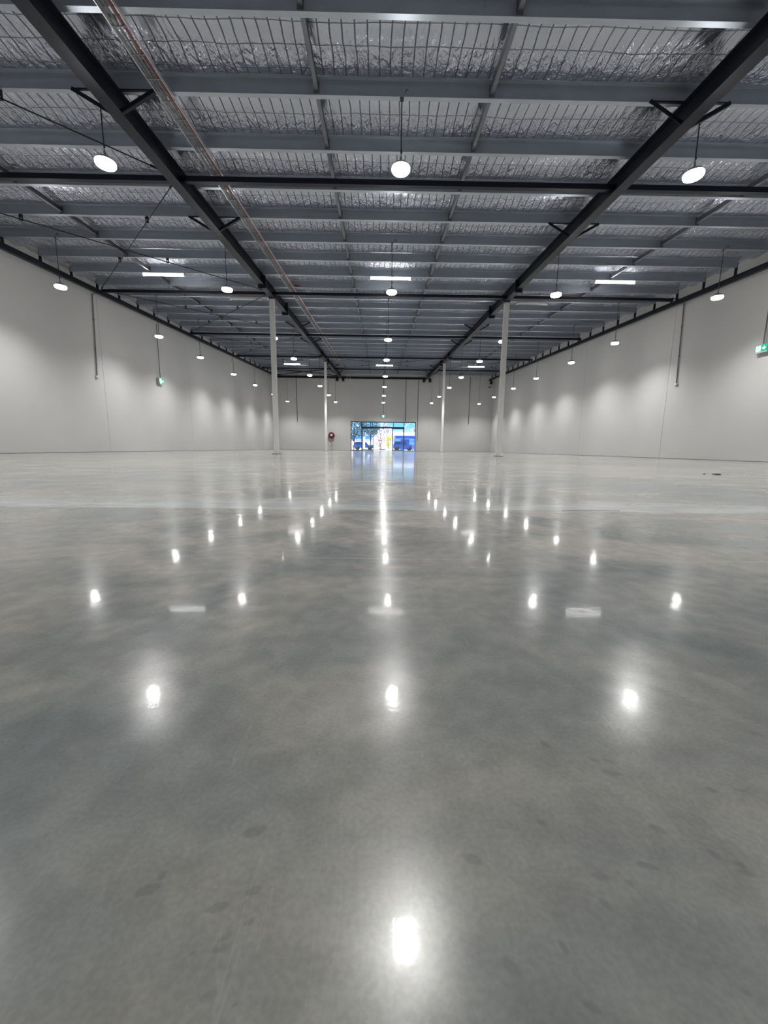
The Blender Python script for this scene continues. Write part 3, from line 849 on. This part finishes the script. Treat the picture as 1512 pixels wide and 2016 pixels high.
exit_sign((XR - 0.09, 12.42, 3.37), '-x', 0.40, 0.17, 'green exit sign with arrow hanging at the right wall, cut by the photo edge', 5.65, 'pair')
exit_sign((0.31, YF - 0.09, 3.52), '-y', 0.37, 0.24, 'green exit sign on a drop pipe above the glass entrance', 7.6, 'single')

# black box and small bracket near the far right corner
t = thing('wall_box', 'small black box high on the far wall by the right corner', 'wall box', (11.37, YF, 7.06))
MB().box(-0.1, 0.1, -0.16, -0.002, -0.16, 0.16).build('body', M_black, t)
MB().lathe([(0, -0.02), (0.05, -0.02), (0.055, 0.0), (0, 0.0)], 16, 'y', (0, -0.16, -0.03)).build('lens', M_hose, t)
t = thing('wall_camera', 'small grey device on the far wall below the black box', 'wall device', (11.28, YF, 6.60))
MB().box(-0.14, 0.14, -0.10, -0.002, -0.05, 0.05).build('body', M_conduit, t)
MB().box(-0.03, 0.03, -0.16, -0.10, -0.03, 0.03).build('sensor', M_hose, t)

# ------------------------------------------------------------------ fire hose reel
hx, hz = -5.07, 1.55
t = thing('hose_reel', 'dark red fire hose reel on the far wall left of the entrance', 'hose reel', (hx, YF, hz))
MB().lathe([(0.10, -0.30), (0.27, -0.30), (0.31, -0.285), (0.315, -0.27), (0.30, -0.26), (0.24, -0.255), (0.10, -0.25)], 40, 'y').build('front_disc', M_reel, t)
MB().lathe([(0.0, -0.12), (0.31, -0.12), (0.315, -0.105), (0.30, -0.09), (0.0, -0.09)], 40, 'y').build('back_disc', M_reel, t)
hs = MB()
for j in range(5):
    for q in range(2):
        R = 0.285 - q * 0.03; yj = -0.235 + j * 0.026
        hs.tube([(R * math.cos(a), yj, R * math.sin(a)) for a in np.linspace(0, 2 * PI, 41)], 0.0135, 6)
hs.build('hose_coil', M_hose, t)
MB().lathe([(0.0, -0.345), (0.05, -0.345), (0.105, -0.335), (0.12, -0.31), (0.12, -0.24), (0, -0.24)], 30, 'y').build('hub', M_hub, t)
MB().tube([(-0.30, -0.2, -0.05), (-0.29, -0.24, -0.22), (-0.25, -0.26, -0.42), (-0.17, -0.27, -0.60), (-0.04, -0.27, -0.68), (0.04, -0.25, -0.60), (0.045, -0.2, -0.45), (0.02, -0.16, -0.30)], 0.022, 8).build('loose_hose', M_hose, t)
MB().rod((0.04, -0.27, -0.50), (0.04, -0.27, -0.62), 0.032, 10, 0.02).build('nozzle', M_hose, t)
MB().box(-0.05, 0.05, -0.10, -0.002, -0.20, 0.20).box(-0.03, 0.03, -0.24, -0.08, -0.03, 0.03).build('wall_bracket', M_reel, t)
MB().rod((0.03, -0.09, -1.55), (0.03, -0.09, -0.2), 0.026, 10).build('supply_pipe', M_pipe, t)

# ------------------------------------------------------------------ small debris on the slab
tag(MB().extr([(-0.045, 0), (0.04, 0), (0.05, 0.008), (0.02, 0.012), (-0.03, 0.013)], (4.245, 4.93, 0), (4.255, 4.99, 0), (1, 0.1, 0), (0, 0, 1)).build('offcut', M_debris),
    'larger of two small dark offcuts on the floor at right', 'debris', 'dark offcuts on the floor')
tag(MB().extr([(-0.014, 0), (0.012, 0), (0.014, 0.007), (-0.01, 0.009)], (4.16, 5.03, 0), (4.165, 5.06, 0), (1, 0.1, 0), (0, 0, 1)).build('offcut', M_debris),
    'smaller of two small dark offcuts on the floor at right', 'debris', 'dark offcuts on the floor')
# open, dark length of the joint
gx = MB()
gx.extr([(-0.0, 0.0), (0.005, 0.0), (0.005, 0.0010), (0.0, 0.0010)], (0.86, 1.828, 0), (1.14, 1.838, 0), (0, 1, 0), (0, 0, 1))
tag(gx.build('joint_filler', M_debris), 'short black strip of filler in the floor joint right of centre', 'joint filler')

# ------------------------------------------------------------------ outside the entrance
M_apron = mat('outside_concrete', (0.52, 0.50, 0.48), 0.8, 0, 0.2, 0.08, 1.5)
M_blue = mat('blue_vehicle_paint', (0.02, 0.05, 0.22), 0.3, 0.2, 0.5, 0.05, 2)
M_bluew = mat('blue_cladding', (0.05, 0.14, 0.50), 0.5, 0, 0.4, 0.08, 2)
M_fascia = mat('white_fascia', (0.85, 0.85, 0.85), 0.5, 0, 0.4, 0.03, 2)
M_tyre = mat('tyre', (0.015, 0.015, 0.018), 0.7, 0, 0.3, 0.1, 10)
M_cwin = mat('vehicle_window', (0.02, 0.03, 0.05), 0.08, 0, 0.6, 0.02, 10)
M_leaf = mat('blue_green_leaves', (0.07, 0.13, 0.16), 0.5, 0, 0.4, 0.4, 3)
M_leafp = mat('pale_pink_leaves', (0.45, 0.33, 0.34), 0.5, 0, 0.4, 0.3, 3)
M_leafy = mat('yellow_leaves', (0.50, 0.52, 0.03), 0.5, 0, 0.4, 0.3, 3)
M_bark = mat('bark', (0.12, 0.10, 0.10), 0.8, 0, 0.2, 0.3, 8)
M_red = mat('red_paint', (0.55, 0.06, 0.06), 0.5, 0, 0.4, 0.1, 8)
M_post = mat('brown_post', (0.22, 0.10, 0.08), 0.5, 0, 0.4, 0.1, 8)
M_pgreen = mat('pale_green_cabinet', (0.38, 0.50, 0.40), 0.5, 0, 0.4, 0.05, 8)

struct(MB().box(-60, 60, YF + 0.25, 160, -0.2, -0.01).build('ground', M_apron))

def tree(x, y, h, r, z0, m, lab, n=1500, ls=0.16, name='tree', seed=1):
    rd = random.Random(seed)
    t = thing(name, lab, 'tree' if name == 'tree' else 'shrub', (x, y, -0.01))
    tr = MB(); cz = (z0 + h) / 2
    tr.tube([(0, 0, 0), (0.05, 0.02, z0 * 0.5), (-0.03, 0.0, z0), (0.04, 0, cz + 0.3)], 0.09 if name == 'tree' else 0.03, 8)
    for i in range(9):
        a = rd.uniform(0, 2 * PI); e = Vector((math.cos(a) * r * 0.7, math.sin(a) * r * 0.7, rd.uniform(z0, h) * 0.9))
        tr.tube([(0, 0, z0 * rd.uniform(0.6, 1.0)), e * 0.5 + Vector((0, 0, z0 * 0.3)), e], 0.03 if name == 'tree' else 0.012, 5)
    tr.build('trunk', M_bark, t)
    fo = MB(); cl = []
    for i in range(26):
        a = rd.uniform(0, 2 * PI); q = rd.uniform(0.1, 0.85) ** 0.6; b = rd.uniform(-0.9, 0.9)
        cl.append(Vector((math.cos(a) * r * q * math.sqrt(1 - b * b * 0.7), math.sin(a) * r * q * math.sqrt(1 - b * b * 0.7), cz + b * (h - z0) / 2)))
    for i in range(n):
        c = rd.choice(cl); p = c + Vector((rd.gauss(0, 1), rd.gauss(0, 1), rd.gauss(0, 0.8))) * r * 0.17
        if p.z < z0 * 0.7: p.z = z0 * 0.7 + rd.random() * 0.2
        u = Vector((rd.gauss(0, 1), rd.gauss(0, 1), rd.gauss(0, 1))).normalized() * ls * rd.uniform(0.6, 1.2)
        w = u.orthogonal().normalized() * ls * 0.4
        fo.add([p, p + u * 0.5 + w, p + u, p + u * 0.5 - w], [(0, 1, 2, 3)])
    fo.build('foliage', m, t)
tree(-3.9, 60, 6.2, 2.3, 1.9, M_leaf, 'blue-green leafy tree outside the left entrance panes', 2600, 0.22, seed=3)
tree(-1.6, 66, 5.6, 1.9, 2.6, M_leaf, 'blue-green leafy tree outside, second from the left', 1800, 0.22, seed=4)
tree(0.1, 74, 5.2, 2.3, 0.9, M_leafp, 'pale pinkish tree outside the open sliding doors', 1300, 0.2, seed=5)
tree(6.6, 70, 6.5, 1.2, 2.6, M_leafp, 'pale pinkish tree outside the rightmost pane', 900, 0.2, seed=8)
tree(1.18, 56, 1.95, 0.42, 0.25, M_leafy, 'bright yellow-green shrub outside the open doors', 900, 0.10, 'shrub', seed=6)

def vehicle(x, y, L, H, lab):
    t = thing('parked_vehicle', lab, 'vehicle', (x, y, -0.01), 'blue vehicles parked outside')
    h = L / 2
    body = MB().extr([(-h, 0.28), (h, 0.28), (h, H * 0.58), (h * 0.92, H * 0.62), (h * 0.45, H * 0.64), (h * 0.22, H), (-h * 0.80, H), (-h * 0.97, H * 0.62), (-h, H * 0.55)],
                     (0, -0.85, 0), (0, 0.85, 0), (1, 0, 0), (0, 0, 1))
    body.build('body', M_blue, t)
    MB().extr([(h * 0.38, H * 0.66), (h * 0.19, H * 0.94), (-h * 0.25, H * 0.94), (-h * 0.25, H * 0.66)], (0, -0.865, 0), (0, 0.865, 0), (1, 0, 0), (0, 0, 1)).build('front_window', M_cwin, t)
    MB().extr([(-h * 0.31, H * 0.66), (-h * 0.31, H * 0.94), (-h * 0.76, H * 0.94), (-h * 0.88, H * 0.66)], (0, -0.865, 0), (0, 0.865, 0), (1, 0, 0), (0, 0, 1)).build('rear_window', M_cwin, t)
    for sx in (-0.62, 0.62):
        for sy in (-0.86, 0.66):
            MB().lathe([(0, 0), (0.30, 0), (0.32, 0.03), (0.32, 0.17), (0.30, 0.2), (0, 0.2)], 20, 'y', (sx * h, sy, 0.32)).build('wheel', M_tyre, t)
vehicle(-2.35, 58, 2.9, 1.15, 'dark blue vehicle parked outside the left side of the entrance')
vehicle(3.35, 58, 2.9, 1.28, 'dark blue vehicle parked outside the right side of the entrance')

t = thing('building', 'blue clad building with a white roof band far outside right of the entrance', 'building', (9.5, 84, -0.01))
MB().box(-6.3, 8, 0, 10, 0, 2.9).build('wall', M_bluew, t)
MB().box(-6.5, 8.2, -0.5, 10.2, 2.9, 3.55).build('fascia', M_fascia, t)
MB().box(-5.2, -3.4, -0.05, 0.05, 0, 2.2).build('roller_door', M_blue, t)
t = thing('building', 'long pale low building far outside behind the trees', 'building', (-7.5, 96, -0.01))
MB().box(-9, 5.2, 0, 8, 0, 2.4).build('wall', M_fascia, t)
MB().extr([(-0.4, 2.4), (8.4, 2.4), (4, 3.3)], (-9.3, 0, 0), (5.5, 0, 0), (0, 1, 0), (0, 0, 1)).build('roof', M_bluew, t)
tag(MB().box(-2.55, -2.05, 55.0, 55.4, -0.01, 1.75).box(-2.60, -2.0, 54.95, 55.45, 1.75, 1.80).build('service_cabinet', M_pgreen), 'pale green service cabinet outside left of the open doors', 'cabinet')
for x, y, h, w in ((-3.5, 52, 1.35, 'leftmost'), (-0.05, 54, 1.35, 'middle'), (4.35, 54, 1.5, 'rightmost')):
    tag(MB().rod((x, y, -0.01), (x, y, h), 0.045, 10).lathe([(0.045, 0), (0.055, 0.01), (0.04, 0.04), (0, 0.05)], 10, 'z', (x, y, h)).build('bollard', M_post),
        'slim reddish brown post outside the entrance, %s of three' % w, 'post', 'posts outside the entrance')
tag(MB().extr([(0, 0), (0.14, 0), (0.12, 0.10), (0.02, 0.10)], (-0.9, 56, -0.01), (-0.1, 56, -0.01), (0, 1, 0), (0, 0, 1)).build('wheel_stop', M_red), 'low red wheel stop on the ground outside the open doors', 'wheel stop')
tag(MB().extr([(0, 0), (0.16, 0), (0.13, 0.14), (0.03, 0.14)], (-0.1, 59, -0.01), (0.75, 59, -0.01), (0, 1, 0), (0, 0, 1)).build('kerb_block', M_tyre), 'low black kerb block outside the open doors', 'kerb')
